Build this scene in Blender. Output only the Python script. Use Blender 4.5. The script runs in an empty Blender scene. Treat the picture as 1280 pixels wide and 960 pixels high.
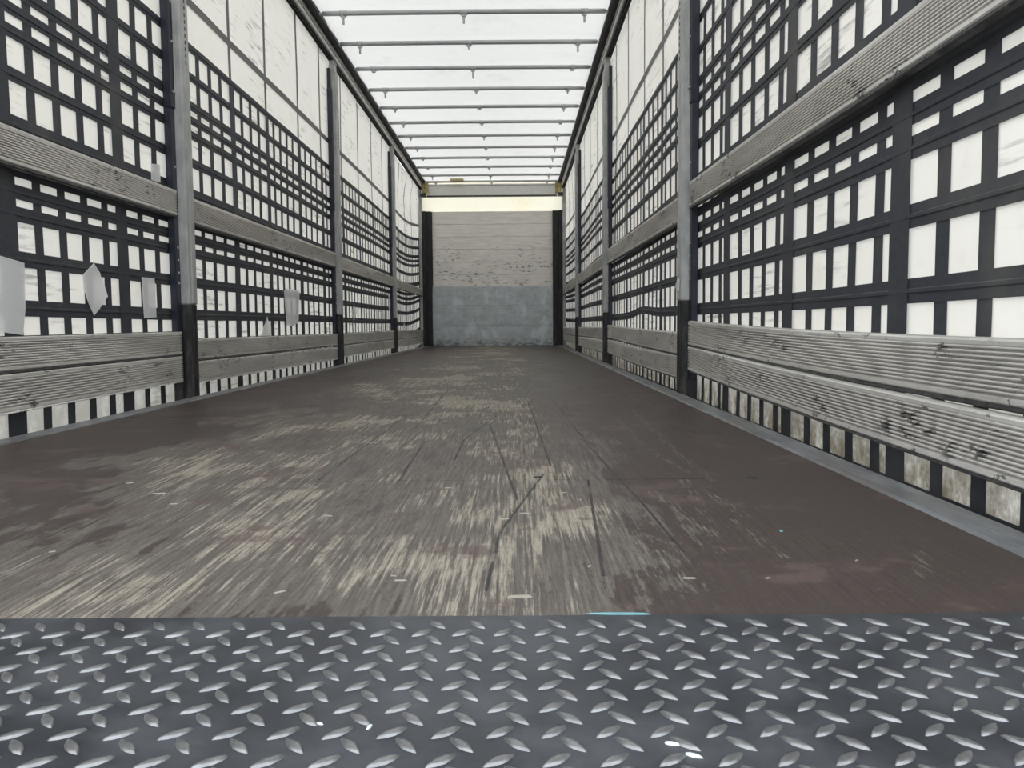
import bpy, bmesh, math, random
from mathutils import Matrix, Vector

# ------------------------------------------------------------------ camera, sky, exposure
scene = bpy.context.scene
col = scene.collection
CAM = Vector((0.3888, 0.0, 0.3362))
YAW, PITCH, ROLL, FOCAL = -0.0049, -0.0721, 0.0078, 1000.0


def make_camera():
    f = Vector((math.sin(YAW) * math.cos(PITCH), math.cos(YAW) * math.cos(PITCH), math.sin(PITCH)))
    r = Vector((math.cos(YAW), -math.sin(YAW), 0))
    u = r.cross(f)
    r2 = r * math.cos(ROLL) - u * math.sin(ROLL)
    u2 = r * math.sin(ROLL) + u * math.cos(ROLL)
    m = Matrix(((r2.x, u2.x, -f.x, CAM.x), (r2.y, u2.y, -f.y, CAM.y), (r2.z, u2.z, -f.z, CAM.z), (0, 0, 0, 1)))
    cd = bpy.data.cameras.new('camera')
    cd.sensor_width = 36.0
    cd.lens = FOCAL / 1280.0 * 36.0
    cd.clip_start = 0.02
    cd.clip_end = 200
    co = bpy.data.objects.new('camera', cd)
    co.matrix_world = m
    col.objects.link(co)
    scene.camera = co


make_camera()

world = bpy.data.worlds.new('overcast_sky')
scene.world = world
world.use_nodes = True
wbg = world.node_tree.nodes['Background']
wbg.inputs['Color'].default_value = (0.90, 0.955, 1.0, 1)
wbg.inputs['Strength'].default_value = 1.85

scene.view_settings.view_transform = 'Standard'
scene.view_settings.look = 'None'
scene.view_settings.gamma = 1.0
scene.view_settings.use_curve_mapping = False
scene.view_settings.exposure = 0.60

random.seed(7)

# ------------------------------------------------------------------ dimensions (metres, floor at z = 0)
HALF = 1.205          # outer edge of the floor rails
CURT = 1.27           # curtain plane
FRONT = 14.05         # bulkhead
REAR = 0.50
POSTS = [3.931, 7.3035, 10.676]
TOP = 2.71


# ------------------------------------------------------------------ node helpers
class NT:
    def __init__(self, name):
        self.m = bpy.data.materials.new(name)
        self.m.use_nodes = True
        self.t = self.m.node_tree
        self.t.nodes.clear()
        self.out = self.t.nodes.new('ShaderNodeOutputMaterial')
        self._pos = None

    def n(self, kind, **kw):
        nd = self.t.nodes.new('ShaderNode' + kind)
        for k, v in kw.items():
            setattr(nd, k, v)
        return nd

    def put(self, sock, v):
        if isinstance(v, bpy.types.NodeSocket):
            self.t.links.new(v, sock)
        elif v is not None:
            if isinstance(v, tuple) and len(v) == 3 and sock.type == 'RGBA':
                v = (*v, 1)
            sock.default_value = v

    def pos(self):
        if self._pos is None:
            self._pos = self.n('NewGeometry').outputs['Position']
        return self._pos

    def scaled(self, s, v=None, off=(0, 0, 0)):
        mp = self.n('Mapping')
        self.put(mp.inputs['Vector'], v or self.pos())
        mp.inputs['Scale'].default_value = s
        mp.inputs['Location'].default_value = off
        return mp.outputs['Vector']

    def noise(self, s, detail=4, rough=0.6, off=(0, 0, 0), dist=0.0, v=None):
        nd = self.n('TexNoise')
        self.put(nd.inputs['Vector'], self.scaled(s, v, off))
        nd.inputs['Scale'].default_value = 1.0
        nd.inputs['Detail'].default_value = detail
        nd.inputs['Roughness'].default_value = rough
        nd.inputs['Distortion'].default_value = dist
        return nd.outputs['Fac']

    def ramp(self, fac, lo, hi, a=0.0, b=1.0):
        nd = self.n('MapRange')
        nd.interpolation_type = 'SMOOTHSTEP'
        self.put(nd.inputs['Value'], fac)
        nd.inputs['From Min'].default_value = lo
        nd.inputs['From Max'].default_value = hi
        nd.inputs['To Min'].default_value = a
        nd.inputs['To Max'].default_value = b
        return nd.outputs['Result']

    def math(self, op, a, b=None, c=None, clamp=False):
        nd = self.n('Math', operation=op, use_clamp=clamp)
        self.put(nd.inputs[0], a)
        self.put(nd.inputs[1], b)
        self.put(nd.inputs[2], c)
        return nd.outputs[0]

    def mix(self, fac, a, b, blend='MIX'):
        nd = self.n('Mix', data_type='RGBA', blend_type=blend)
        self.put(nd.inputs[0], fac)
        self.put(nd.inputs[6], a)
        self.put(nd.inputs[7], b)
        return nd.outputs[2]

    def xyz(self):
        nd = self.n('SeparateXYZ')
        self.put(nd.inputs[0], self.pos())
        return nd.outputs

    def bump(self, h, strength=0.3, dist=0.005, normal=None):
        nd = self.n('Bump')
        self.put(nd.inputs['Height'], h)
        nd.inputs['Strength'].default_value = strength
        nd.inputs['Distance'].default_value = dist
        if normal is not None:
            self.put(nd.inputs['Normal'], normal)
        return nd.outputs['Normal']

    def bsdf(self, color, rough=0.5, metal=0.0, normal=None, spec=0.5):
        b = self.n('BsdfPrincipled')
        self.put(b.inputs['Base Color'], color)
        self.put(b.inputs['Roughness'], rough)
        self.put(b.inputs['Metallic'], metal)
        self.put(b.inputs['Specular IOR Level'], spec)
        if normal is not None:
            self.put(b.inputs['Normal'], normal)
        return b.outputs[0]

    def done(self, shader):
        self.t.links.new(shader, self.out.inputs['Surface'])
        return self.m

    def capsule(self, segs, width):
        """max over soft lines (a, b) lying on the floor, in x-y"""
        res = None
        mp = self.scaled((1, 1, 0))
        for (ax, ay), (bx, by) in segs:
            d = Vector((bx - ax, by - ay, 0))
            s = self.n('VectorMath', operation='SUBTRACT')
            self.put(s.inputs[0], mp)
            s.inputs[1].default_value = (ax, ay, 0)
            dt = self.n('VectorMath', operation='DOT_PRODUCT')
            self.put(dt.inputs[0], s.outputs[0])
            dt.inputs[1].default_value = d / d.length_squared
            tt = self.math('MINIMUM', self.math('MAXIMUM', dt.outputs['Value'], 0.0), 1.0)
            sc_ = self.n('VectorMath', operation='SCALE')
            sc_.inputs[0].default_value = d
            self.put(sc_.inputs['Scale'], tt)
            di = self.n('VectorMath', operation='DISTANCE')
            self.put(di.inputs[0], s.outputs[0])
            self.put(di.inputs[1], sc_.outputs[0])
            m_ = self.ramp(di.outputs['Value'], width * 0.35, width, 1, 0)
            res = m_ if res is None else self.math('MAXIMUM', res, m_)
        return res


# ------------------------------------------------------------------ materials
M = {}


def mat_sheet(name, base, trans, grime, streak_dark, zgrime=0.0, k=1.0):
    t = NT(name)
    n1 = t.noise((1.6, 1.6, 2.4), 6, 0.65)
    n2 = t.noise((9, 9, 4), 5, 0.7, off=(3, 1, 2))
    # rubbed horizontal marks
    n3 = t.noise((3, 3.2, 42), 4, 0.62, off=(7, 2, 1))
    g = t.math('MULTIPLY', t.ramp(n1, 0.46, 0.72), t.ramp(n2, 0.42, 0.68))
    rub = t.math('MULTIPLY', t.ramp(n3, 0.50, 0.72), t.ramp(t.noise((2.1, 2.1, 3.0), 3, 0.5, off=(5, 8, 1)), 0.46, 0.62))
    c = t.mix(t.math('MULTIPLY', g, 0.35), base, grime)
    c = t.mix(t.math('MULTIPLY', rub, streak_dark), c, (0.30, 0.29, 0.27))
    if zgrime:
        z = t.xyz()[2]
        low = t.ramp(z, 0.0, 0.15, 1, 0)
        d = t.math('MULTIPLY', low, t.ramp(t.noise((14, 14, 10), 5, 0.75), 0.20, 0.62))
        side = t.ramp(t.xyz()[0], -1.0, 1.0, zgrime * 0.45, zgrime)
        c = t.mix(t.math('MULTIPLY', d, side), c, (0.20, 0.165, 0.11))
    nrm = t.bump(t.noise((5, 5, 3.2), 3, 0.5), 0.25, 0.03)
    di = t.n('BsdfDiffuse')
    t.put(di.inputs['Color'], c)
    t.put(di.inputs['Normal'], nrm)
    tr = t.n('BsdfTranslucent')
    t.put(tr.inputs['Color'], c)
    t.put(tr.inputs['Normal'], nrm)
    mx = t.n('MixShader')
    mx.inputs[0].default_value = trans
    t.put(mx.inputs[1], di.outputs[0])
    t.put(mx.inputs[2], tr.outputs[0])
    M[name] = t.done(mx.outputs[0])


mat_sheet('curtain_pvc', (0.94, 0.90, 0.825), 0.245, (0.62, 0.56, 0.45), 0.85, 0.95)
mat_sheet('roof_pvc', (0.93, 0.905, 0.86), 0.285, (0.86, 0.84, 0.78), 0.12)
mat_sheet('front_pvc', (0.99, 0.96, 0.87), 0.66, (0.93, 0.84, 0.60), 0.10)
mat_sheet('patch_pvc', (0.95, 0.95, 0.95), 0.36, (0.66, 0.65, 0.64), 0.25)
mat_sheet('roof_patch', (0.74, 0.66, 0.50), 0.60, (0.6, 0.5, 0.35), 0.10)


def mat_strap():
    t = NT('strap')
    f = t.noise((60, 60, 60), 3, 0.6)
    f2 = t.noise((2.5, 2.5, 2.5), 4, 0.6)
    c = t.mix(f, (0.028, 0.032, 0.042), (0.064, 0.068, 0.078))
    c = t.mix(t.ramp(f2, 0.5, 0.75), c, (0.095, 0.092, 0.09))
    # horizontal weld lines in the webbing
    M['strap'] = t.done(t.bsdf(c, 0.62, 0, t.bump(f, 0.15, 0.002), 0.35))
    t = NT('strap_light')
    f = t.noise((40, 40, 40), 3, 0.6)
    c = t.mix(f, (0.16, 0.155, 0.15), (0.22, 0.215, 0.21))
    M['strap_light'] = t.done(t.bsdf(c, 0.65, 0, None, 0.3))


mat_strap()


def mat_alu():
    t = NT('ribbed_aluminium')
    s = t.noise((1.0, 1.1, 9), 4, 0.6)
    b = t.noise((30, 9, 30), 5, 0.7, off=(2, 3, 1))
    spots = t.noise((1, 30, 55), 3, 0.60, off=(1.3, 4.2, 0.6))
    zone = t.noise((1, 4.5, 9), 2, 0.5, off=(0.2, 0.8, 0))
    c = t.mix(t.ramp(s, 0.3, 0.7), (0.60, 0.575, 0.54), (0.82, 0.79, 0.745))
    c = t.mix(t.ramp(b, 0.50, 0.78, 0, 0.4), c, (0.36, 0.345, 0.325))
    smear = t.noise((1, 1.0, 14), 4, 0.65, off=(3, 6.1, 2))
    c = t.mix(t.ramp(smear, 0.58, 0.76, 0, 0.5), c, (0.20, 0.19, 0.18))
    blot = t.math('MULTIPLY', t.ramp(spots, 0.54, 0.62), t.ramp(zone, 0.55, 0.62))
    c = t.mix(t.math('MULTIPLY', blot, 0.85), c, (0.035, 0.035, 0.037))
    r = t.ramp(s, 0.3, 0.7, 0.50, 0.38)
    M['ribbed_aluminium'] = t.done(t.bsdf(c, r, 0.30, t.bump(b, 0.10, 0.002)))
    t = NT('aluminium')
    s = t.noise((20, 2, 20), 4, 0.6)
    M['aluminium'] = t.done(t.bsdf(t.mix(s, (0.55, 0.54, 0.51), (0.74, 0.72, 0.68)), 0.42, 0.3))
    t = NT('galvanised_steel')
    s = t.noise((20, 20, 9), 4, 0.6)
    s2 = t.noise((7, 7, 3), 3, 0.6)
    c = t.mix(t.ramp(s, 0.3, 0.7), (0.36, 0.365, 0.36), (0.50, 0.50, 0.49))
    c = t.mix(t.ramp(s2, 0.55, 0.75, 0, 0.4), c, (0.28, 0.265, 0.245))
    M['galvanised_steel'] = t.done(t.bsdf(c, 0.48, 0.2, t.bump(s, 0.06, 0.002)))
    t = NT('dark_steel')
    s = t.noise((30, 30, 8), 5, 0.7)
    c = t.mix(t.ramp(s, 0.4, 0.75), (0.020, 0.020, 0.023), (0.085, 0.078, 0.07))
    M['dark_steel'] = t.done(t.bsdf(c, 0.5, 0.1, None, 0.4))
    t = NT('navy_paint')
    s = t.noise((35, 35, 12), 5, 0.7)
    c = t.mix(t.ramp(s, 0.55, 0.8), (0.011, 0.014, 0.028), (0.05, 0.05, 0.06))
    M['navy_paint'] = t.done(t.bsdf(c, 0.42, 0.0, None, 0.5))
    t = NT('black_rubber')
    s = t.noise((40, 14, 40), 4, 0.6)
    M['black_rubber'] = t.done(t.bsdf(t.mix(s, (0.012, 0.012, 0.014), (0.04, 0.04, 0.043)), 0.6, 0, None, 0.3))
    t = NT('black_paint')
    s = t.noise((14, 14, 5), 5, 0.7)
    M['black_paint'] = t.done(t.bsdf(t.mix(t.ramp(s, 0.45, 0.8), (0.010, 0.010, 0.012), (0.05, 0.048, 0.045)), 0.5, 0, None, 0.35))
    t = NT('zinc')
    M['zinc'] = t.done(t.bsdf((0.55, 0.55, 0.55), 0.35, 0.8))
    t = NT('bow_steel')
    s = t.noise((5, 30, 30), 4, 0.6)
    M['bow_steel'] = t.done(t.bsdf(t.mix(s, (0.36, 0.37, 0.38), (0.50, 0.50, 0.51)), 0.42, 0.3))
    t = NT('yellow_corner')
    s = t.noise((22, 22, 22), 4, 0.7)
    M['yellow_corner'] = t.done(t.bsdf(t.mix(t.ramp(s, 0.35, 0.65), (0.58, 0.47, 0.17), (0.20, 0.17, 0.11)), 0.6))


mat_alu()


def mat_front():
    t = NT('bulkhead_board')
    g = t.noise((3.0, 1, 26), 6, 0.68)
    st = t.noise((1.4, 1, 60), 4, 0.6, off=(4, 0, 2))
    dark = t.noise((9, 1, 40), 4, 0.6, off=(1, 0, 5))
    zone = t.noise((2.0, 1, 2.6), 3, 0.6, off=(2.2, 0, 1.1))
    x, y, z = t.xyz()
    c = t.mix(t.ramp(g, 0.3, 0.7), (0.72, 0.68, 0.63), (0.88, 0.845, 0.80))
    c = t.mix(t.ramp(st, 0.54, 0.74, 0, 0.5), c, (0.56, 0.53, 0.49))
    low = t.ramp(z, 1.35, 1.95, 1, 0)
    blot = t.math('MULTIPLY', t.math('MULTIPLY', t.ramp(dark, 0.54, 0.62), t.ramp(zone, 0.42, 0.55)), low)
    c = t.mix(t.math('MULTIPLY', blot, 0.85), c, (0.10, 0.085, 0.07))
    M['bulkhead_board'] = t.done(t.bsdf(c, 0.6, 0, t.bump(g, 0.15, 0.003), 0.3))
    t = NT('kick_steel')
    g = t.noise((5, 1, 9), 6, 0.7)
    st = t.noise((26, 1, 3), 4, 0.65, off=(3, 0, 1))
    pale = t.noise((4, 1, 2.4), 3, 0.6, off=(6, 0, 3))
    x, y, z = t.xyz()
    c = t.mix(t.ramp(g, 0.3, 0.7), (0.36, 0.39, 0.40), (0.53, 0.56, 0.57))
    c = t.mix(t.ramp(st, 0.55, 0.75, 0, 0.5), c, (0.72, 0.75, 0.76))
    c = t.mix(t.math('MULTIPLY', t.ramp(pale, 0.52, 0.7), 0.45), c, (0.80, 0.83, 0.84))
    scuff = t.math('MULTIPLY', t.ramp(z, 0.06, 0.15, 1, 0), t.ramp(t.noise((10, 1, 20), 4, 0.7), 0.42, 0.62))
    c = t.mix(t.math('MULTIPLY', scuff, 0.75), c, (0.10, 0.10, 0.10))
    M['kick_steel'] = t.done(t.bsdf(c, 0.45, 0.25, None))


mat_front()

DARK_SCRATCH = [((0.569, 3.268), (0.593, 2.186)), ((0.593, 2.186), (0.626, 1.524)), ((0.626, 1.524), (0.636, 1.167)),
                ((0.297, 2.745), (0.39, 1.531)), ((0.442, 3.557), (0.471, 1.912)), ((0.545, 1.728), (0.505, 1.056)),
                ((0.349, 1.0), (0.361, 1.29)), ((0.361, 1.29), (0.451, 1.807)), ((0.054, 2.65), (0.025, 4.274)),
                ((0.232, 2.003), (0.233, 2.359)), ((0.233, 2.359), (0.313, 2.991)), ((-0.05, 1.75), (-0.03, 2.9)),
                ((0.13, 1.70), (0.12, 2.35))]
PALE_SCRATCH = [((0.775, 1.634), (0.788, 1.389)), ((0.76, 1.361), (0.777, 1.144)), ((0.852, 3.185), (0.815, 2.175)),
                ((0.815, 2.175), (0.813, 1.718)), ((0.752, 1.72), (0.726, 1.421)), ((0.726, 1.421), (0.689, 1.166)),
                ((0.76, 2.962), (0.74, 2.254)), ((0.74, 2.254), (0.781, 1.815)), ((0.60, 1.17), (0.605, 1.02)),
                ((0.66, 1.62), (0.70, 1.30)), ((0.57, 1.30), (0.575, 1.06)), ((0.985, 1.16), (0.93, 1.05))]


def mat_floor():
    t = NT('floor_ply')
    x, y, z = t.xyz()
    fibre = t.noise((170, 5.5, 1), 10, 0.78)
    streak = t.noise((42, 2.6, 1), 10, 0.76, off=(2, 5, 0))
    ragged = t.noise((20, 11, 1), 9, 0.74, off=(5, 3, 0))
    big = t.noise((1.9, 1.25, 1), 3, 0.5, off=(0.4, 1.3, 0))
    patchy = t.noise((4.5, 2.6, 1), 4, 0.6, off=(7.4, 0.3, 0))
    cross = t.noise((1.2, 16, 1), 5, 0.65, off=(8, 1, 0))
    # traffic lane down the middle
    lane = t.math('MULTIPLY', t.ramp(x, -1.12, -0.15, 0, 1), t.ramp(x, 0.36, 0.78, 1, 0))

    def acc(*tw):
        v_ = None
        for a_, w_ in tw:
            q_ = t.math('MULTIPLY', t.math('SUBTRACT', a_, 0.5), w_)
            v_ = q_ if v_ is None else t.math('ADD', v_, q_)
        return v_
    v = acc((streak, 0.75), (ragged, 0.55), (big, 0.85), (patchy, 0.55), (lane, 0.34))
    # v is about -0.15 at the edges and 0.15 in the lane
    brown = t.mix(t.ramp(fibre, 0.3, 0.7), (0.046, 0.032, 0.029), (0.078, 0.058, 0.052))
    grey = t.mix(t.ramp(fibre, 0.34, 0.66), (0.078, 0.068, 0.060), (0.185, 0.163, 0.142))
    tan = t.mix(t.ramp(fibre, 0.36, 0.62), (0.16, 0.137, 0.112), (0.42, 0.37, 0.30))
    c = t.mix(t.ramp(v, 0.00, 0.05, 0, 0.92), brown, grey)
    w2 = acc((fibre, 0.55), (streak, 0.55), (patchy, 0.5), (big, 0.7), (lane, 0.30))
    c = t.mix(t.ramp(w2, 0.14, 0.24, 0, 0.92), c, tan)
    # reddish film still stuck in places, grey scuffs across, dark specks
    red = t.math('MULTIPLY', t.ramp(t.noise((3.4, 4.2, 1), 4, 0.6, off=(1.1, 6.2, 0)), 0.56, 0.62), t.ramp(ragged, 0.42, 0.52))
    c = t.mix(t.math('MULTIPLY', red, 0.75), c, (0.115, 0.080, 0.074))
    c = t.mix(t.ramp(cross, 0.60, 0.68, 0, 0.4), c, (0.075, 0.066, 0.06))
    c = t.mix(t.ramp(t.noise((120, 50, 1), 3, 0.6, off=(1, 1, 0)), 0.66, 0.72, 0, 0.6), c, (0.03, 0.027, 0.025))
    mott = t.noise((95, 60, 1), 6, 0.75, off=(4, 4, 0))
    c = t.mix(t.ramp(mott, 0.52, 0.68, 0, 0.45), c, (0.045, 0.038, 0.034))
    c = t.mix(t.ramp(mott, 0.44, 0.30, 0, 0.22), c, (0.30, 0.27, 0.23))
    fine = fibre
    wob = t.noise((30, 9, 1), 4, 0.7, off=(9, 2, 0))
    ds = t.math('MULTIPLY', t.capsule(DARK_SCRATCH, 0.0040), t.ramp(wob, 0.30, 0.48))
    ps = t.math('MULTIPLY', t.capsule(PALE_SCRATCH, 0.016), t.ramp(t.noise((190, 12, 1), 5, 0.75, off=(3, 9, 0)), 0.52, 0.60))
    c = t.mix(t.math('MULTIPLY', ps, 0.7), c, (0.25, 0.225, 0.195))
    c = t.mix(t.math('MULTIPLY', ds, 0.88), c, (0.028, 0.027, 0.029))
    rough = t.ramp(v, -0.1, 0.2, 0.44, 0.64)
    h = t.math('SUBTRACT', t.math('MULTIPLY', fine, 0.5), ds)
    M['floor_ply'] = t.done(t.bsdf(c, rough, 0, t.bump(h, 0.22, 0.002), 0.30))
    t = NT('rail_steel')
    n1 = t.noise((20, 4, 20), 5, 0.65)
    n2 = t.noise((6, 1.6, 6), 3, 0.5, off=(3, 1, 0))
    c = t.mix(t.ramp(n1, 0.3, 0.7), (0.15, 0.155, 0.165), (0.30, 0.31, 0.325))
    c = t.mix(t.ramp(n2, 0.5, 0.7, 0, 0.6), c, (0.20, 0.175, 0.155))
    M['rail_steel'] = t.done(t.bsdf(c, 0.45, 0.3))
    t = NT('tread_steel')
    n1 = t.noise((9, 9, 1), 5, 0.65)
    n2 = t.noise((60, 60, 1), 4, 0.7)
    c = t.mix(t.ramp(n1, 0.35, 0.7), (0.045, 0.050, 0.062), (0.105, 0.113, 0.130))
    c = t.mix(t.ramp(n2, 0.6, 0.75, 0, 0.45), c, (0.09, 0.085, 0.08))
    M['tread_steel'] = t.done(t.bsdf(c, t.ramp(n1, 0.3, 0.7, 0.30, 0.44), 0.55, t.bump(n2, 0.10, 0.001)))
    t = NT('lug_steel')
    n1 = t.noise((90, 90, 90), 3, 0.6)
    c = t.mix(n1, (0.12, 0.125, 0.135), (0.38, 0.38, 0.38))
    M['lug_steel'] = t.done(t.bsdf(c, 0.30, 0.75))
    t = NT('wood_chip')
    n1 = t.noise((60, 60, 60), 3, 0.6)
    M['wood_chip'] = t.done(t.bsdf(t.mix(n1, (0.26, 0.23, 0.18), (0.42, 0.39, 0.34)), 0.6))
    t = NT('dark_chip')
    M['dark_chip'] = t.done(t.bsdf((0.03, 0.033, 0.042), 0.5))
    t = NT('teal_film')
    n1 = t.noise((60, 60, 60), 3, 0.6)
    M['teal_film'] = t.done(t.bsdf(t.mix(n1, (0.07, 0.28, 0.33), (0.22, 0.46, 0.50)), 0.35))
    t = NT('white_flake')
    M['white_flake'] = t.done(t.bsdf((0.72, 0.80, 0.82), 0.4))
    t = NT('asphalt')
    n1 = t.noise((8, 8, 8), 5, 0.7)
    M['asphalt'] = t.done(t.bsdf(t.mix(n1, (0.16, 0.16, 0.16), (0.30, 0.295, 0.285)), 0.85))


mat_floor()


# ------------------------------------------------------------------ object helpers
def tag(o, label=None, cat=None, group=None, kind=None):
    if label:
        o['label'] = label
    if cat:
        o['category'] = cat
    if group:
        o['group'] = group
    if kind:
        o['kind'] = kind
    return o


def empty(name, loc=(0, 0, 0)):
    o = bpy.data.objects.new(name, None)
    o.location = loc
    col.objects.link(o)
    return o


def mesh(name, verts, faces, material, parent=None, smooth=False, loc=None):
    me = bpy.data.meshes.new(name)
    me.from_pydata([tuple(v) for v in verts], [], faces)
    bm = bmesh.new()
    bm.from_mesh(me)
    bmesh.ops.recalc_face_normals(bm, faces=bm.faces)
    bm.to_mesh(me)
    bm.free()
    me.materials.append(M[material])
    if smooth:
        me.polygons.foreach_set('use_smooth', [True] * len(me.polygons))
    return place(name, me, parent, loc)


def place(name, me, parent=None, loc=None):
    o = bpy.data.objects.new(name, me)
    col.objects.link(o)
    if parent is not None:
        o.parent = parent
    if loc is not None:
        o.location = loc
    return o


def box_data(x0, x1, y0, y1, z0, z1):
    v = [(x, y, z) for z in (z0, z1) for y in (y0, y1) for x in (x0, x1)]
    f = [(0, 1, 3, 2), (4, 6, 7, 5), (0, 4, 5, 1), (2, 3, 7, 6), (0, 2, 6, 4), (1, 5, 7, 3)]
    return v, f


def boxes(name, bl, material, parent=None, bevel=0.0, loc=None):
    """one mesh from a few boxes"""
    bm = bmesh.new()
    for b in bl:
        v, f = box_data(min(b[0], b[1]), max(b[0], b[1]), *b[2:])
        vs = [bm.verts.new(p) for p in v]
        for q in f:
            bm.faces.new([vs[i] for i in q])
    bmesh.ops.recalc_face_normals(bm, faces=bm.faces)
    if bevel:
        bmesh.ops.bevel(bm, geom=bm.edges[:], offset=bevel, segments=1, affect='EDGES')
    me = bpy.data.meshes.new(name)
    bm.to_mesh(me)
    bm.free()
    me.materials.append(M[material])
    return place(name, me, parent, loc)


def extrude_y(name, prof, ys, material, parent=None, off=None, smooth=False, loc=None):
    """closed x-z profile swept along the given y stations; off(y) gives (dx, dz)"""
    n = len(prof)
    v, f = [], []
    for y in ys:
        dx, dz = off(y) if off else (0, 0)
        v += [(px + dx, y, pz + dz) for px, pz in prof]
    for i in range(len(ys) - 1):
        for k in range(n):
            a, b = i * n + k, i * n + (k + 1) % n
            f.append((a, b, b + n, a + n))
    f.append(tuple(range(n)))
    f.append(tuple(range((len(ys) - 1) * n, len(ys) * n)))
    return mesh(name, v, f, material, parent, smooth, loc)


def frange(a, b, n):
    return [a + (b - a) * i / n for i in range(n + 1)]


# ------------------------------------------------------------------ ground outside
g = boxes('ground', [(-40, 40, -40, 60, -1.35, -1.25)], 'asphalt')
tag(g, 'grey asphalt yard under the trailer', 'ground', kind='structure')

# ------------------------------------------------------------------ floor
floor = empty('floor', (0, 0.9, 0))
tag(floor, 'worn brown plywood trailer floor with pale scuffed streaks', 'floor', kind='structure')
seams = [0.904, 1.735, 3.03, 4.33, 5.63, 6.93, 8.23, 9.53, 10.83, 12.13, 13.35, FRONT + 0.02]
for a, b in zip(seams[:-1], seams[1:]):
    v, f = box_data(-1.116, 1.116, a + 0.0012, b - 0.0012, -0.028, 0.0)
    mesh('floor_panel', v, f, 'floor_ply', floor).matrix_parent_inverse = Matrix.Translation((0, -0.9, 0))
v, f = box_data(-1.2, 1.2, REAR, FRONT + 0.1, -0.10, -0.026)
mesh('subfloor', v, f, 'dark_steel', floor).matrix_parent_inverse = Matrix.Translation((0, -0.9, 0))

SIDES = ((-1, 'on the diamond-patched curtain side'), (1, 'on the side facing the diamond patch'))
for s, where in SIDES:
    prof = [(s * 1.112, -0.026), (s * 1.112, 0.001), (s * 1.122, 0.004), (s * 1.185, 0.004), (s * 1.205, -0.002), (s * HALF, -0.13), (s * 1.185, -0.13), (s * 1.185, -0.026)]
    o = extrude_y('floor_edge_rail', prof, [REAR, FRONT + 0.02], 'rail_steel')
    tag(o, 'scuffed grey steel floor edge rail ' + where, 'floor rail', 'floor edge rails')

# ------------------------------------------------------------------ tread plate with raised lugs
PITCH_X, PITCH_Y = 0.0446, 0.0430
plate = empty('tread_plate', (0, 0.7, 0))
tag(plate, 'dark steel diamond tread plate across the rear of the floor', 'tread plate')
boxes('plate_sheet', [(-1.111, 1.111, REAR - 0.7, 0.9035 - 0.7, -0.026, 0.0025)], 'tread_steel', plate)


def lug_mesh(ang):
    L, W, H = 0.0155, 0.0053, 0.0030
    rings = []
    n = 12
    for (k, z) in ((1.0, 0.0), (0.86, H * 0.72), (0.5, H)):
        ring = []
        for i in range(n):
            a = 2 * math.pi * i / n
            px = L * k * math.cos(a)
            py = W * k * math.sin(a) * (1 - 0.55 * abs(math.cos(a)) ** 2)
            ring.append((px * math.cos(ang) - py * math.sin(ang), px * math.sin(ang) + py * math.cos(ang), z))
        rings.append(ring)
    v = sum(rings, [])
    f = [(r * n + i, r * n + (i + 1) % n, (r + 1) * n + (i + 1) % n, (r + 1) * n + i) for r in range(2) for i in range(n)]
    f.append(tuple(range(2 * n, 3 * n)))
    return v, f


def lug_data(name, ang):
    v, f = lug_mesh(ang)
    me = bpy.data.meshes.new(name)
    me.from_pydata(v, [], f)
    me.materials.append(M['lug_steel'])
    me.polygons.foreach_set('use_smooth', [True] * len(me.polygons))
    return me


LUG = {0: lug_data('tread_lug', math.radians(-47)), 1: lug_data('tread_lug', math.radians(39))}
cells = []
for j in range(-3, 8):
    for i in range(-34, 28):
        for t in (0, 1):
            x = 0.254 + PITCH_X * (i + (0.68 if t else 0.0))
            y = 0.6165 + PITCH_Y * j - (0.0235 if t else 0.0)
            if abs(x) < 1.09 and REAR + 0.015 < y < 0.889:
                cells.append((x, y, t))


def in_view(c):
    d = c[1]
    return d > 0.575 and abs((c[0] - CAM.x) / d) < 0.66


near = sorted([c for c in cells if in_view(c)], key=lambda c: c[1])[:300]
near_set = set(near)
for x, y, t in near:
    o = place('tread_lug', LUG[t], plate, (x, y - 0.7, 0.0022))
    o.rotation_euler.z = random.uniform(-0.06, 0.06)
bv, bf = [], []
for c in cells:
    if c in near_set:
        continue
    v, f = lug_mesh(math.radians(39 if c[2] else -47))
    k = len(bv)
    bv += [(p[0] + c[0], p[1] + c[1] - 0.7, p[2] + 0.0022) for p in v]
    bf += [tuple(i + k for i in q) for q in f]
o = mesh('tread_lug_field', bv, bf, 'lug_steel', plate, True)
o['kind'] = 'stuff'


# ------------------------------------------------------------------ curtain sides
def smoothstep(a, b, x):
    t = max(0.0, min(1.0, (x - a) / (b - a)))
    return t * t * (3 - 2 * t)


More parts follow.
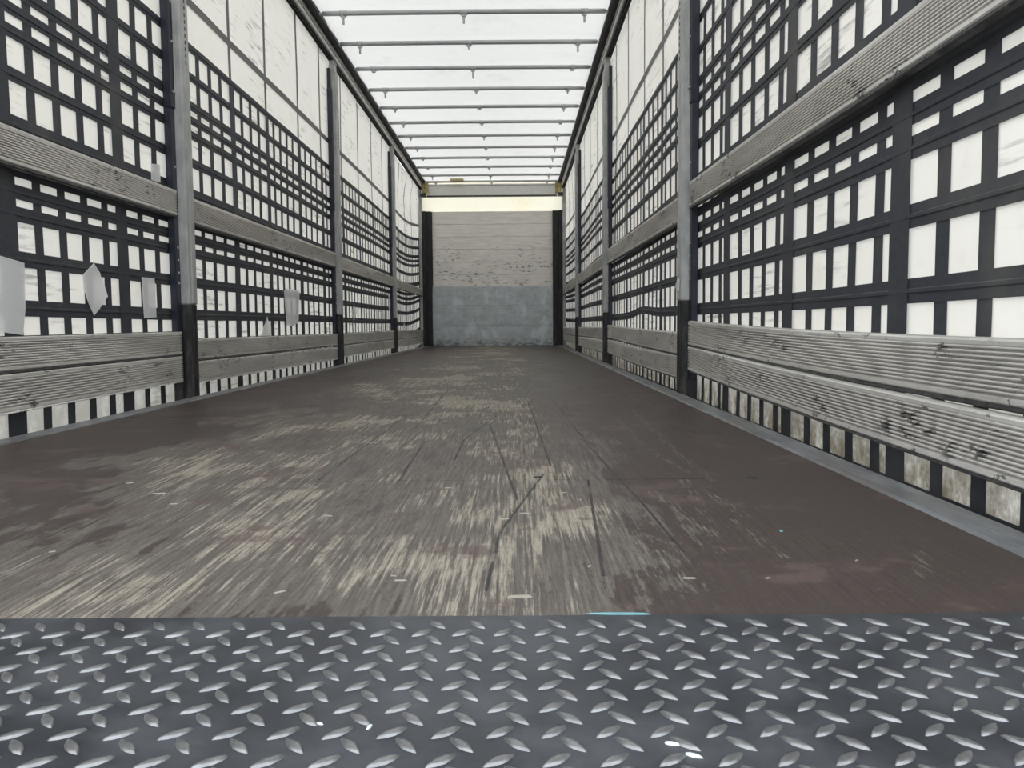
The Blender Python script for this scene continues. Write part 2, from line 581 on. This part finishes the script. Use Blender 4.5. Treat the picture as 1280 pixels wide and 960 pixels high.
def billow(s, y, z):
    """how far the cloth leaves its plane (outwards) and rides up"""
    env = smoothstep(-0.05, 0.25, z) * (1 - smoothstep(2.3, 2.6, z))
    dx = 0.004 * math.sin(1.9 * y + 0.8 * s) * math.sin(2.1 * z + 0.5 * y) * env
    dx += 0.0015 * math.sin(8.3 * y + 3 * z) * env
    dz = 0.0
    if y > 10.676:
        t = (y - 10.676) / (FRONT - 10.676)
        if s < 0:
            dz += (-0.035 * math.sin(math.pi * min(1, t * 1.05)) + 0.085 * t ** 3)
            dx += 0.03 * math.sin(math.pi * t) * env
            up = smoothstep(2.0, 2.5, z)
            dx -= 0.03 * up * math.sin(7.5 * y) * (1 - smoothstep(2.45, 2.62, z)) * t
        else:
            dz += 0.03 * t * t
            dx += 0.015 * math.sin(math.pi * t) * env
    if s > 0:
        dz += 0.032 * math.exp(-((y - 5.55) / 0.45) ** 2) * math.exp(-((z - 0.40) / 0.09) ** 2)
    # slow wander of the webbing
    dz += 0.003 * math.sin(1.3 * y + 2.0 * z + s) * (1 - smoothstep(2.2, 2.6, z))
    return dx, dz


def cloth(s, y, z, inward=0.0):
    dx, dz = billow(s, y, z)
    return (s * (CURT + dx - inward), y, z + dz)


# horizontal webbing: (bottom, top)
H_DARK = [(1.740, 1.787), (1.640, 1.594), (1.496, 1.446), (1.420, 1.377), (1.346, 1.300), (1.206, 1.158), (1.050, 0.985),
          (0.890, 0.846), (0.820, 0.772), (0.748, 0.697), (0.600, 0.547), (0.437, 0.382), (0.265, 0.215)]
H_DARK = [(min(a, b), max(a, b)) for a, b in H_DARK]
WIDE = {-1: [(0.98, 1.08), (1.765, 1.865), (2.577, 2.677), (3.344, 3.441), (4.03, 4.15), (4.74, 4.828), (5.416, 5.491), (6.202, 6.293), (6.923, 7.01), (7.75, 7.854), (8.577, 8.66), (9.37, 9.46), (10.12, 10.21), (10.87, 10.96), (11.62, 11.71), (12.37, 12.46), (13.12, 13.21), (13.84, 13.95)],
        1: [(1.035, 1.13), (1.788, 1.880), (2.533, 2.629), (3.286, 3.380), (4.04, 4.14), (4.788, 4.870), (5.458, 5.541), (6.250, 6.329), (6.98, 7.07), (7.75, 7.84), (8.55, 8.64), (9.35, 9.44), (10.12, 10.21), (10.87, 10.96), (11.62, 11.71), (12.37, 12.46), (13.12, 13.21), (13.84, 13.95)]}
FAR_ANCHOR = {-1: {6}, 1: {0, 1, 2, 3}}   # spans whose narrow opening lies at the rear end
OPEN, BAND = 0.102, 0.051


def narrow_bands(s):
    res = []
    w = WIDE[s]
    for k in range(len(w) - 1):
        a, b = w[k][1], w[k + 1][0]
        g = b - a
        if g < 0.63:          # four equal openings
            op = (g - 3 * BAND) / 4
            for i in range(1, 4):
                e = a + i * op + (i - 1) * BAND
                res.append((e, e + BAND))
            continue
        if k in FAR_ANCHOR[s]:
            e = b - OPEN
            while e - BAND > a + 0.01:
                res.append((e - BAND, e))
                e -= BAND + OPEN
        else:
            e = a + OPEN
            while e + BAND < b - 0.01:
                res.append((e, e + BAND))
                e += BAND + OPEN
    return res


def strip_h(name, s, z0, z1, y0, y1, material, parent, lift, seam=True):
    """horizontal band with a stitched ridge along its middle"""
    zc = (z0 + z1) / 2
    rows = [(z0, lift), (zc - 0.007, lift), (zc - 0.004, lift + 0.0035), (zc + 0.003, lift + 0.0035), (zc + 0.006, lift), (z1, lift)] if seam else [(z0, lift), (zc, lift), (z1, lift)]
    ys = frange(y0, y1, int((y1 - y0) / 0.12) + 1)
    v, f = [], []
    n = len(rows)
    for y in ys:
        v += [cloth(s, y, z, li) for z, li in rows]
    for i in range(len(ys) - 1):
        for k in range(n - 1):
            a = i * n + k
            f.append((a, a + 1, a + n + 1, a + n))
    return mesh(name, v, f, material, parent)


def strip_v(name, s, y0, y1, z0, z1, material, parent, lift):
    zs = frange(z0, z1, max(2, int((z1 - z0) / 0.13)))
    v, f = [], []
    for z in zs:
        v += [cloth(s, y0, z, lift), cloth(s, y1, z, lift)]
    for i in range(len(zs) - 1):
        f.append((2 * i, 2 * i + 1, 2 * i + 3, 2 * i + 2))
    return mesh(name, v, f, material, parent)


PATCHES = {
    -1: [('large', [(2.35, 0.590), (2.58, 0.574), (2.697, 0.562), (2.692, 0.48), (2.688, 0.407), (2.668, 0.319), (2.56, 0.33), (2.35, 0.345)]),
         ('diamond', [(3.149, 0.598), (3.191, 0.563), (3.195, 0.551), (3.221, 0.514), (3.244, 0.472), (3.216, 0.451), (3.172, 0.417), (3.133, 0.393), (3.101, 0.433), (3.066, 0.494), (3.063, 0.545)]),
         ('oblong', [(3.548, 0.568), (3.678, 0.571), (3.680, 0.393), (3.554, 0.387)]),
         ('small', [(3.686, 1.086), (3.776, 1.099), (3.776, 1.016), (3.687, 1.013)]),
         ('ragged', [(5.732, 0.595), (5.779, 0.614), (6.11, 0.62), (6.159, 0.604), (6.101, 0.359), (6.019, 0.368), (5.968, 0.341), (5.859, 0.35), (5.774, 0.354)]),
         ('pointed', [(5.332, 0.413), (5.423, 0.27), (5.159, 0.27)]),
         ('diamond', [(8.185, 0.575), (8.345, 0.501), (8.166, 0.399), (8.051, 0.474)]),
         ('oblong', [(10.477, 0.765), (10.62, 0.789), (10.63, 0.559), (10.451, 0.547)]),
         ('diamond', [(12.088, 0.423), (12.297, 0.35), (12.071, 0.293), (11.935, 0.342)])],
    1: [('torn', [(4.225, 0.576), (4.178, 0.54), (4.195, 0.485), (4.262, 0.418), (4.275, 0.39), (4.335, 0.449), (4.294, 0.528)])]}


def build_curtain(s):
    name = 'wall_left' if s < 0 else 'wall_right'
    ys = frange(REAR, FRONT + 0.06, 150)
    zs = frange(-0.16, TOP + 0.03, 36)
    v, f = [], []
    nz = len(zs)
    for y in ys:
        v += [cloth(s, y, z) for z in zs]
    for i in range(len(ys) - 1):
        for k in range(nz - 1):
            a = i * nz + k
            f.append((a, a + 1, a + nz + 1, a + nz))
    w = mesh(name, v, f, 'curtain_pvc', None, True)
    tag(w, 'translucent white side curtain with dark webbing grid and a diamond patch' if s < 0 else 'translucent white side curtain with dark webbing grid facing the diamond patch',
        'side curtain', kind='structure')
    for z0, z1 in H_DARK:
        strip_h('horizontal_strap', s, z0, z1, REAR, FRONT + 0.05, 'strap', w, 0.005)
    strip_h('hem_strap', s, -0.15, -0.030 if s < 0 else -0.020, REAR, FRONT + 0.05, 'strap', w, 0.005)
    strip_h('upper_strap', s, 1.972, 2.018, REAR, FRONT + 0.05, 'strap_light', w, 0.005, False)
    for y0, y1 in WIDE[s]:
        strip_v('wide_vertical_strap', s, y0, y1, -0.15, 1.75, 'strap', w, 0.0075)
        c = (y0 + y1) / 2
        strip_v('upper_seam_strip', s, c - 0.021, c + 0.021, 1.78, TOP + 0.02, 'strap_light', w, 0.0030)
    for y0, y1 in narrow_bands(s):
        strip_v('vertical_strap', s, y0, y1, -0.15, 1.75, 'strap', w, 0.0030)
    for kind, poly in PATCHES[s]:
        front = [cloth(s, y, z, 0.0110) for y, z in poly]
        back = [cloth(s, y, z, 0.0095) for y, z in poly]
        n = len(poly)
        fs = [tuple(range(n)), tuple(range(n, 2 * n))] + [(i, (i + 1) % n, n + (i + 1) % n, n + i) for i in range(n)]
        p = mesh('patch', front + back, fs, 'patch_pvc', w)
        p['label'] = kind + ' whitish repair patch'
    return w


wall_l = build_curtain(-1)
wall_r = build_curtain(1)

# ------------------------------------------------------------------ front bulkhead
front = empty('wall_front', (0, FRONT, 0))
tag(front, 'front bulkhead of pale boards above a grey steel kick plate', 'bulkhead', kind='structure')
brd = frange(1.02, 2.325, 6)
for a, b in zip(brd[:-1], brd[1:]):
    boxes('board', [(-1.045, 1.045, 0.0 + random.uniform(-0.001, 0.001), 0.04, a + 0.0015, b - 0.0015)], 'bulkhead_board', front, 0.002)
for a, b in ((0.0, 0.355), (0.355, 0.705), (0.705, 1.035)):
    k = boxes('kick_plate', [(-1.105, 1.135, -0.022, 0.0, a + 0.001, b - 0.001)], 'kick_steel', front, 0.002)
    for x in (-0.36, 0.42):
        for q in range(2):
            z = a + (b - a) * (0.3 + 0.45 * q)
            boxes('rivet', [(x - 0.014, x + 0.014, -0.0265, -0.021, z - 0.014, z + 0.014)], 'zinc', k, 0.003)
for s in (-1, 1):
    boxes('corner_pillar', [(s * 1.055 if s < 0 else 1.045, s * 1.215, -0.06, 0.03, 0.0, 2.325), (s * 1.15, s * 1.215, -0.10, -0.05, 0.0, 2.325)], 'black_paint', front, 0.003)
    boxes('pillar_edge', [(s * 1.215, s * 1.268, -0.10, 0.05, -0.10, 2.70)], 'galvanised_steel', front, 0.002)
boxes('backing_sheet', [(-1.24, 1.24, 0.04, 0.06, -0.02, 2.33)], 'dark_steel', front)
boxes('upper_band', [(-1.24, 1.24, 0.0, 0.004, 2.325, 2.85)], 'front_pvc', front)
boxes('header_beam', [(-1.10, 1.10, -0.16, -0.09, 2.575, 2.765), (-1.10, 1.10, -0.18, -0.16, 2.745, 2.765)], 'aluminium', front, 0.003)
boxes('beam_lip', [(-1.12, 1.12, -0.175, -0.09, 2.555, 2.575)], 'dark_steel', front)
for s in (-1, 1):
    b = boxes('corner_bracket', [(s * 1.085, s * 1.19, -0.19, -0.08, 2.60, 2.79)], 'yellow_corner', front, 0.004)
    boxes('bracket_clamp', [(s * 1.13, s * 1.22, -0.21, -0.09, 2.555, 2.61)], 'dark_steel', b, 0.004)

# ------------------------------------------------------------------ roof
roof_ys = frange(REAR, FRONT + 0.06, 260)
BOW0, BOWD = 6.49, 0.68
roof_xs = frange(-1.225, 1.225, 24)
v, f = [], []
for y in roof_ys:
    ph = (y - BOW0) / BOWD
    sag = -0.016 * (math.sin(math.pi * ph) ** 2)
    for x in roof_xs:
        edge = max(0.0, (abs(x) - 0.85) / 0.375)
        z = 2.845 + sag - 0.02 * edge * edge + 0.010 * edge * math.sin(23 * y + 4 * x) * math.sin(9 * y) + 0.003 * math.sin(11 * y + 7 * x)
        v.append((x, y, z))
n = len(roof_xs)
f = [(i * n + k, i * n + k + 1, (i + 1) * n + k + 1, (i + 1) * n + k) for i in range(len(roof_ys) - 1) for k in range(n - 1)]
roof = mesh('ceiling', v, f, 'roof_pvc', None, True)
tag(roof, 'translucent white tarpaulin roof stretched over the bows', 'roof', kind='structure')
rp = boxes('patch', [(-0.70, -0.47, 13.66, 13.98, 2.8195, 2.8215)], 'roof_patch', roof)
rp['label'] = 'tan repair patch near the bulkhead'

for s, where in SIDES:
    root = empty('roof_rail', (s * 1.23, REAR, 2.70))
    tag(root, 'aluminium roof side rail with black seal ' + where, 'roof rail', 'roof side rails')
    yy = [0.0, FRONT - REAR + 0.04]

    def pr(pts):
        return [(s * (x - 1.23), z - 2.70) for x, z in pts]
    extrude_y('rail_body', pr([(1.197, 2.712), (1.193, 2.716), (1.193, 2.800), (1.200, 2.806), (1.262, 2.806), (1.262, 2.716), (1.240, 2.716), (1.240, 2.735), (1.215, 2.735), (1.215, 2.712)]), yy, 'aluminium', root)
    extrude_y('rail_groove', pr([(1.205, 2.742), (1.190, 2.742), (1.1905, 2.748), (1.205, 2.748)]), yy, 'dark_steel', root)
    extrude_y('curtain_track', pr([(1.207, 2.700), (1.207, 2.718), (1.214, 2.738), (1.241, 2.738), (1.254, 2.72), (1.254, 2.697), (1.244, 2.697), (1.242, 2.712), (1.236, 2.712), (1.232, 2.703), (1.226, 2.703), (1.224, 2.712), (1.216, 2.712), (1.214, 2.700)]), yy, 'black_rubber', root)
    extrude_y('track_lip', pr([(1.226, 2.698), (1.226, 2.704), (1.230, 2.704), (1.230, 2.698)]), yy, 'dark_steel', root)
    extrude_y('roof_seal', pr([(1.193, 2.788), (1.150, 2.783), (1.136, 2.795), (1.138, 2.830), (1.160, 2.838), (1.200, 2.838), (1.200, 2.788)]), yy, 'black_rubber', root)

# bows
HOOKS = [(1, 1, 1), (1, .5, 1), (0, 1.2, 0), (1, .5, .5), (.5, 0, .6), (.6, 0, 0), (.6, .6, .8), (.5, .5, .8), (0, 0, .8), (.2, .5, .2), (.8, .8, .8), (.4, .8, .6)]
ORD = ['', 'second', 'third', 'fourth', 'fifth', 'sixth', 'seventh', 'eighth', 'ninth', 'tenth', 'eleventh', 'twelfth', 'thirteenth']


def tube_x(name, x0, x1, r, material, parent, arch=0.0, nseg=16, ns=10, rise=0.0):
    v, f = [], []
    for i in range(nseg + 1):
        t = i / nseg
        x = x0 + (x1 - x0) * t
        dz = arch * (1 - (2 * t - 1) ** 2) + rise * (t - 0.5)
        for k in range(ns):
            a = 2 * math.pi * k / ns
            v.append((x, r * math.cos(a), r * math.sin(a) + dz))
    for i in range(nseg):
        for k in range(ns):
            f.append((i * ns + k, i * ns + (k + 1) % ns, (i + 1) * ns + (k + 1) % ns, (i + 1) * ns + k))
    f.append(tuple(range(ns)))
    f.append(tuple(range(nseg * ns, (nseg + 1) * ns)))
    o = mesh(name, v, f, material, parent)
    o.data.polygons.foreach_set('use_smooth', [len(p.vertices) == 4 for p in o.data.polygons])
    return o


bow_ys = [BOW0 + BOWD * (k - 1) for k in range(12)] + [13.86]
for k, y in enumerate(bow_ys):
    nth = len(bow_ys) - 1 - k
    b = empty('roof_bow', (0, y, 2.803))
    tag(b, 'grey steel roof bow with hooks, ' + (ORD[nth] + ' from the bulkhead' if nth else 'closest to the bulkhead header'), 'roof bow', 'roof bows under the tarpaulin')
    tube_x('bow_tube', -1.115, 1.115, 0.0185, 'bow_steel', b, 0.004)
    for s in (-1, 1):
        tube_x('bow_end', s * 1.10 if s > 0 else -1.165, 1.165 if s > 0 else -1.10, 0.011, 'bow_steel', b, 0, 2, 8)
    hk = HOOKS[(k - 1) % 12]
    for x, h in zip((-0.95, 0.0, 0.95), hk):
        c = tube_x('clamp', x - 0.028, x + 0.028, 0.022, 'bow_steel', b, 0, 2, 10)
        L = 0.024 + 0.062 * h
        boxes('hook', [(x - 0.0085, x + 0.0085, -0.007, 0.007, -L, -0.01), (x - 0.017, x + 0.017, -0.010, 0.010, -0.036, -0.012)], 'bow_steel', c, 0.003)

# ------------------------------------------------------------------ posts
POST_LABEL = ['closest to the tread plate', 'midway along the wall', 'closest to the bulkhead']


def build_post(s, y, k, where):
    p = empty('side_post', (s * 1.23, y, -0.002))
    tag(p, 'grey side post %s, %s' % (POST_LABEL[k], where), 'post', 'curtain posts')

    def X(a):
        return s * (a - 1.23)
    H = 2.712
    step = 1.87 if k == 0 else 2.44
    # galvanised upper sleeve: channel with folded edges
    up = boxes('upper_sleeve', [(X(1.186), X(1.250), -0.050, 0.050, 0.455, 2.60)], 'galvanised_steel', p, 0.006)
    boxes('fold', [(X(1.183), X(1.190), -0.016, 0.016, 0.46, 2.59)], 'galvanised_steel', up, 0.003)
    boxes('flange', [(X(1.212), X(1.220), -0.058, -0.040, step - 0.42, 2.50), (X(1.212), X(1.220), 0.040, 0.062, step - 0.25, 2.50)], 'galvanised_steel', up, 0.002)
    # row of slots
    sl = []
    for q in range(16):
        z = (1.60 if k == 0 else 1.95) + q * 0.032
        sl.append((X(1.1815), X(1.184), -0.005, 0.005, z, z + 0.017))
    boxes('slot_row', sl, 'dark_steel', up)
    # dark lower upright
    lo = boxes('lower_upright', [(X(1.192), X(1.250), -0.042, 0.042, -0.0, 0.47), (X(1.186), X(1.196), -0.038, -0.020, 0.0, 0.455), (X(1.186), X(1.196), 0.020, 0.038, 0.0, 0.455)], 'dark_steel', p, 0.003)
    boxes('foot', [(X(1.188), X(1.262), -0.046, 0.046, -0.08, 0.006)], 'dark_steel', lo, 0.003)
    # board pockets on both flanks
    for d in (-1, 1):
        a, b = (0.045, 0.098)
        ya, yb = (-b, -a) if d < 0 else (a, b)
        yc, yd = (-b + 0.012, -a) if d < 0 else (a, b - 0.012)
        pk = boxes('board_pocket', [(X(1.226), X(1.258), ya, yb, 0.075, 1.38), (X(1.220), X(1.258), ya, yb, 1.38, step), (X(1.232), X(1.258), yc, yd, step, 2.62)], 'navy_paint', p, 0.003)
        boxes('pocket_base', [(X(1.222), X(1.262), yc, yd, -0.08, 0.08)], 'dark_steel', pk, 0.003)
        bl = [0.55, 0.60, 0.66, 0.72, 1.10, 1.45, 1.68]
        for z in bl:
            boxes('bolt', [(X(1.212 if z > 1.38 else 1.220), X(1.228), (ya + yb) / 2 - 0.006, (ya + yb) / 2 + 0.006, z, z + 0.012)], 'zinc', pk, 0.003)
    # head bracket that hangs on the roof rail
    boxes('head_bracket', [(X(1.196), X(1.252), -0.040, 0.040, 2.59, 2.66), (X(1.206), X(1.250), -0.030, 0.030, 2.65, H), (X(1.190), X(1.210), -0.018, 0.018, 2.655, 2.69)], 'galvanised_steel', p, 0.005)
    if s > 0 and k == 0:
        pts = [(3.803, 0.572), (3.761, 0.555), (3.771, 0.502), (3.82, 0.507), (3.828, 0.533), (3.882, 0.515)]
        pts = [((yy - 3.79) * 1.0 - 0.02, z) for yy, z in pts]
        n = len(pts)
        vv = [(X(1.1795), a, b) for a, b in pts] + [(X(1.1815), a, b) for a, b in pts]
        mesh('torn_tape', vv, [tuple(range(n)), tuple(range(n, 2 * n))] + [(i, (i + 1) % n, n + (i + 1) % n, n + i) for i in range(n)], 'patch_pvc', p)['label'] = 'torn scrap of pale tape'
    return p


for s, where in SIDES:
    for k, y in enumerate(POSTS):
        build_post(s, y, k, where)


# ------------------------------------------------------------------ ribbed side boards
def board_profile(h, ribs):
    """inner face with rounded ribs, x measured outwards from the inner face; z from 0 to h"""
    p = [(0.020, 0.0), (0.004, 0.0), (0.000, 0.004), (0.000, 0.013)]
    z0, z1 = 0.015, h - 0.012
    w = (z1 - z0) / ribs
    for i in range(ribs):
        a = z0 + i * w
        p += [(0.0095, a + 0.05 * w), (0.0095, a + 0.31 * w), (0.0010, a + 0.45 * w), (0.0002, a + 0.58 * w), (0.0002, a + 0.80 * w), (0.0010, a + 0.94 * w)]
    p += [(0.000, h - 0.010), (0.000, h - 0.003), (0.003, h), (0.020, h)]
    return p


# near-end bottom, far-end bottom, height, extra sag
BOARDS = {-1: [[(0.855, 0.874, 0.118, 0.0), (0.196, 0.214, 0.108, 0.0), (0.062, 0.086, 0.120, 0.0)],
               [(0.864, 0.881, 0.121, 0.0), (0.183, 0.178, 0.102, 0.0), (0.068, 0.056, 0.104, 0.0)],
               [(0.872, 0.875, 0.120, 0.0), (0.178, 0.182, 0.106, 0.0), (0.062, 0.068, 0.106, 0.0)],
               [(0.868, 0.870, 0.120, 0.0), (0.176, 0.176, 0.110, 0.0), (0.062, 0.062, 0.106, 0.0)]],
          1: [[(0.882, 0.895, 0.114, 0.016), (0.192, 0.241, 0.112, 0.013), (0.056, 0.120, 0.112, 0.008)],
              [(0.858, 0.892, 0.122, 0.0), (0.188, 0.230, 0.109, 0.004), (0.066, 0.096, 0.112, 0.010)],
              [(0.880, 0.884, 0.120, 0.0), (0.212, 0.208, 0.108, 0.0), (0.086, 0.082, 0.110, 0.008)],
              [(0.878, 0.880, 0.120, 0.0), (0.200, 0.200, 0.108, 0.0), (0.080, 0.080, 0.108, 0.0)]]}
BAY = ['in tread plate bay', 'in second bay from tread plate', 'in second bay from bulkhead', 'in bulkhead bay']
ROWS = ['half-height', 'second-lowest', 'lowest']
SIDE_SHORT = {-1: 'diamond-patched curtain side', 1: 'side facing diamond patch'}
ends = [REAR + 0.02] + POSTS + [FRONT - 0.02]
for s, _ in SIDES:
    for k in range(4):
        y0 = ends[k] + (0.086 if k > 0 else 0.0)
        y1 = ends[k + 1] - (0.086 if k < 3 else 0.05)
        for r in range(3):
            za, zb, h, sag = BOARDS[s][k][r]
            prof = [(s * (x), z) for x, z in board_profile(h, 11 if r == 0 else 10)]
            root = empty('side_board', (s * 1.215, y0, za))
            tag(root, '%s ribbed board %s, %s' % (ROWS[r], BAY[k], SIDE_SHORT[s]), 'side board', 'aluminium side boards')
            L = y1 - y0

            def off(y, za=za, zb=zb, sag=sag, L=L, r=r, s=s, k=k):
                t = y / L
                dx = 0.0
                if s > 0 and k == 0 and r == 2:
                    dx = -0.012 * math.sin(math.pi * t)     # bowed into the load space
                return (dx, (zb - za) * t - sag * math.sin(math.pi * t))
            extrude_y('board_body', prof, frange(0, L, 14), 'ribbed_aluminium', root, off)
            lh = (0.012, 0.009, 0.006)[r]
            lip = [(s * x, z) for x, z in ((0.002, -lh), (0.000, -lh * 0.6), (0.003, 0.001), (0.018, 0.001), (0.018, -lh))]
            extrude_y('board_lip', lip, frange(0, L, 14), 'dark_steel' if r < 2 or s > 0 else 'ribbed_aluminium', root, off)
            if r < 2:
                capm = [(s * x, z) for x, z in ((0.006, h - 0.001), (0.006, h + 0.003), (0.016, h + 0.003), (0.016, h - 0.001))]
            else:
                capm = [(s * x, z) for x, z in ((0.003, h - 0.001), (0.004, h + 0.003), (0.018, h + 0.003), (0.018, h - 0.001))]
            extrude_y('board_tongue', capm, frange(0, L, 14), 'aluminium' if s > 0 else 'dark_steel', root, off)

# ------------------------------------------------------------------ chips and scraps lying about
def sliver(name, x, y, z, L, W, H, ang, material, label, cat, group):
    n = 8
    pts = []
    for i in range(n):
        a = 2 * math.pi * i / n
        rr = 1 + random.uniform(-0.25, 0.15)
        pts.append((L * 0.5 * math.cos(a) * rr, W * 0.5 * math.sin(a) * rr))
    v = [(px, py, 0) for px, py in pts] + [(px * 0.75, py * 0.75, H) for px, py in pts]
    f = [tuple(range(n)), tuple(range(n, 2 * n))] + [(i, (i + 1) % n, n + (i + 1) % n, n + i) for i in range(n)]
    o = mesh(name, v, f, material, None, False, (x, y, z))
    o.rotation_euler.z = ang
    return tag(o, label, cat, group)


CH = 'small pale wood splinter lying mid-way on the first plywood floor panel'
CH_NEAR = 'small pale wood splinter lying close to the tread plate edge'
CH_FAR = 'small pale wood splinter lying beyond the first floor panel seam'
for x, y, L, ang in ((-0.342, 1.614, .030, .1), (-0.458, 1.727, .018, .5), (-0.272, 1.516, .020, .2), (0.051, 1.41, .022, -.2), (0.233, 1.041, .018, 0), (0.221, 1.061, .008, 0),
                     (-0.087, 0.943, .014, 1.2), (-0.317, 1.189, .012, .6), (0.402, 1.418, .022, -.1), (0.484, 1.595, .013, .4), (0.721, 1.041, .008, .3), (0.616, 1.043, .022, 0),
                     (0.368, 1.377, .018, .1), (0.49, 1.099, .012, 1.0), (0.871, 1.118, .008, .4), (0.245, 1.651, .020, .1), (0.086, 0.998, .018, .7), (0.281, 2.2, .02, .1)):
    sliver('wood_chip', x, y, 0.0, L, L * 0.16 + 0.001, 0.0015, ang, 'wood_chip', CH_NEAR if y < 1.1 else CH if y < 1.735 else CH_FAR, 'wood chip', 'wood splinters scattered on the floor')
sliver('wood_chip', 0.389, 0.972, 0.0, 0.034, 0.004, 0.003, 0.1, 'wood_chip', 'longest pale splinter on the floor, just ahead of the tread plate', 'wood chip', 'wood splinters scattered on the floor')
sliver('dark_scrap', 0.435, 1.76, 0.0, 0.022, 0.012, 0.003, 0.3, 'dark_chip', 'small dark blue scrap lying on a floor panel seam', 'scrap', None)
sliver('dark_scrap', 0.907, 1.742, 0.0, 0.030, 0.014, 0.002, 0.1, 'dark_chip', 'flat blackish scrap lying on unworn brown floor', 'scrap', None)
sliver('teal_fleck', 0.819, 1.283, 0.0, 0.007, 0.006, 0.002, 0.3, 'teal_film', 'tiny teal fleck lying on unworn brown floor', 'fleck', None)
sliver('tape_scrap', 0.505, 0.909, 0.0015, 0.078, 0.006, 0.0015, -0.02, 'teal_film', 'thin teal tape strip along the tread plate edge', 'tape', None)
for x, y, L, a in ((0.525, 0.599, .016, -.5), (0.221, 0.652, .009, -.3), (0.264, 0.646, .010, 1.2), (0.511, 0.617, .014, -.2)):
    sliver('paint_flake', x, y, 0.0025, L, L * .35, 0.0012, a, 'white_flake', 'small whitish paint flake lying between tread plate lugs', 'flake', 'paint flakes on the tread plate')
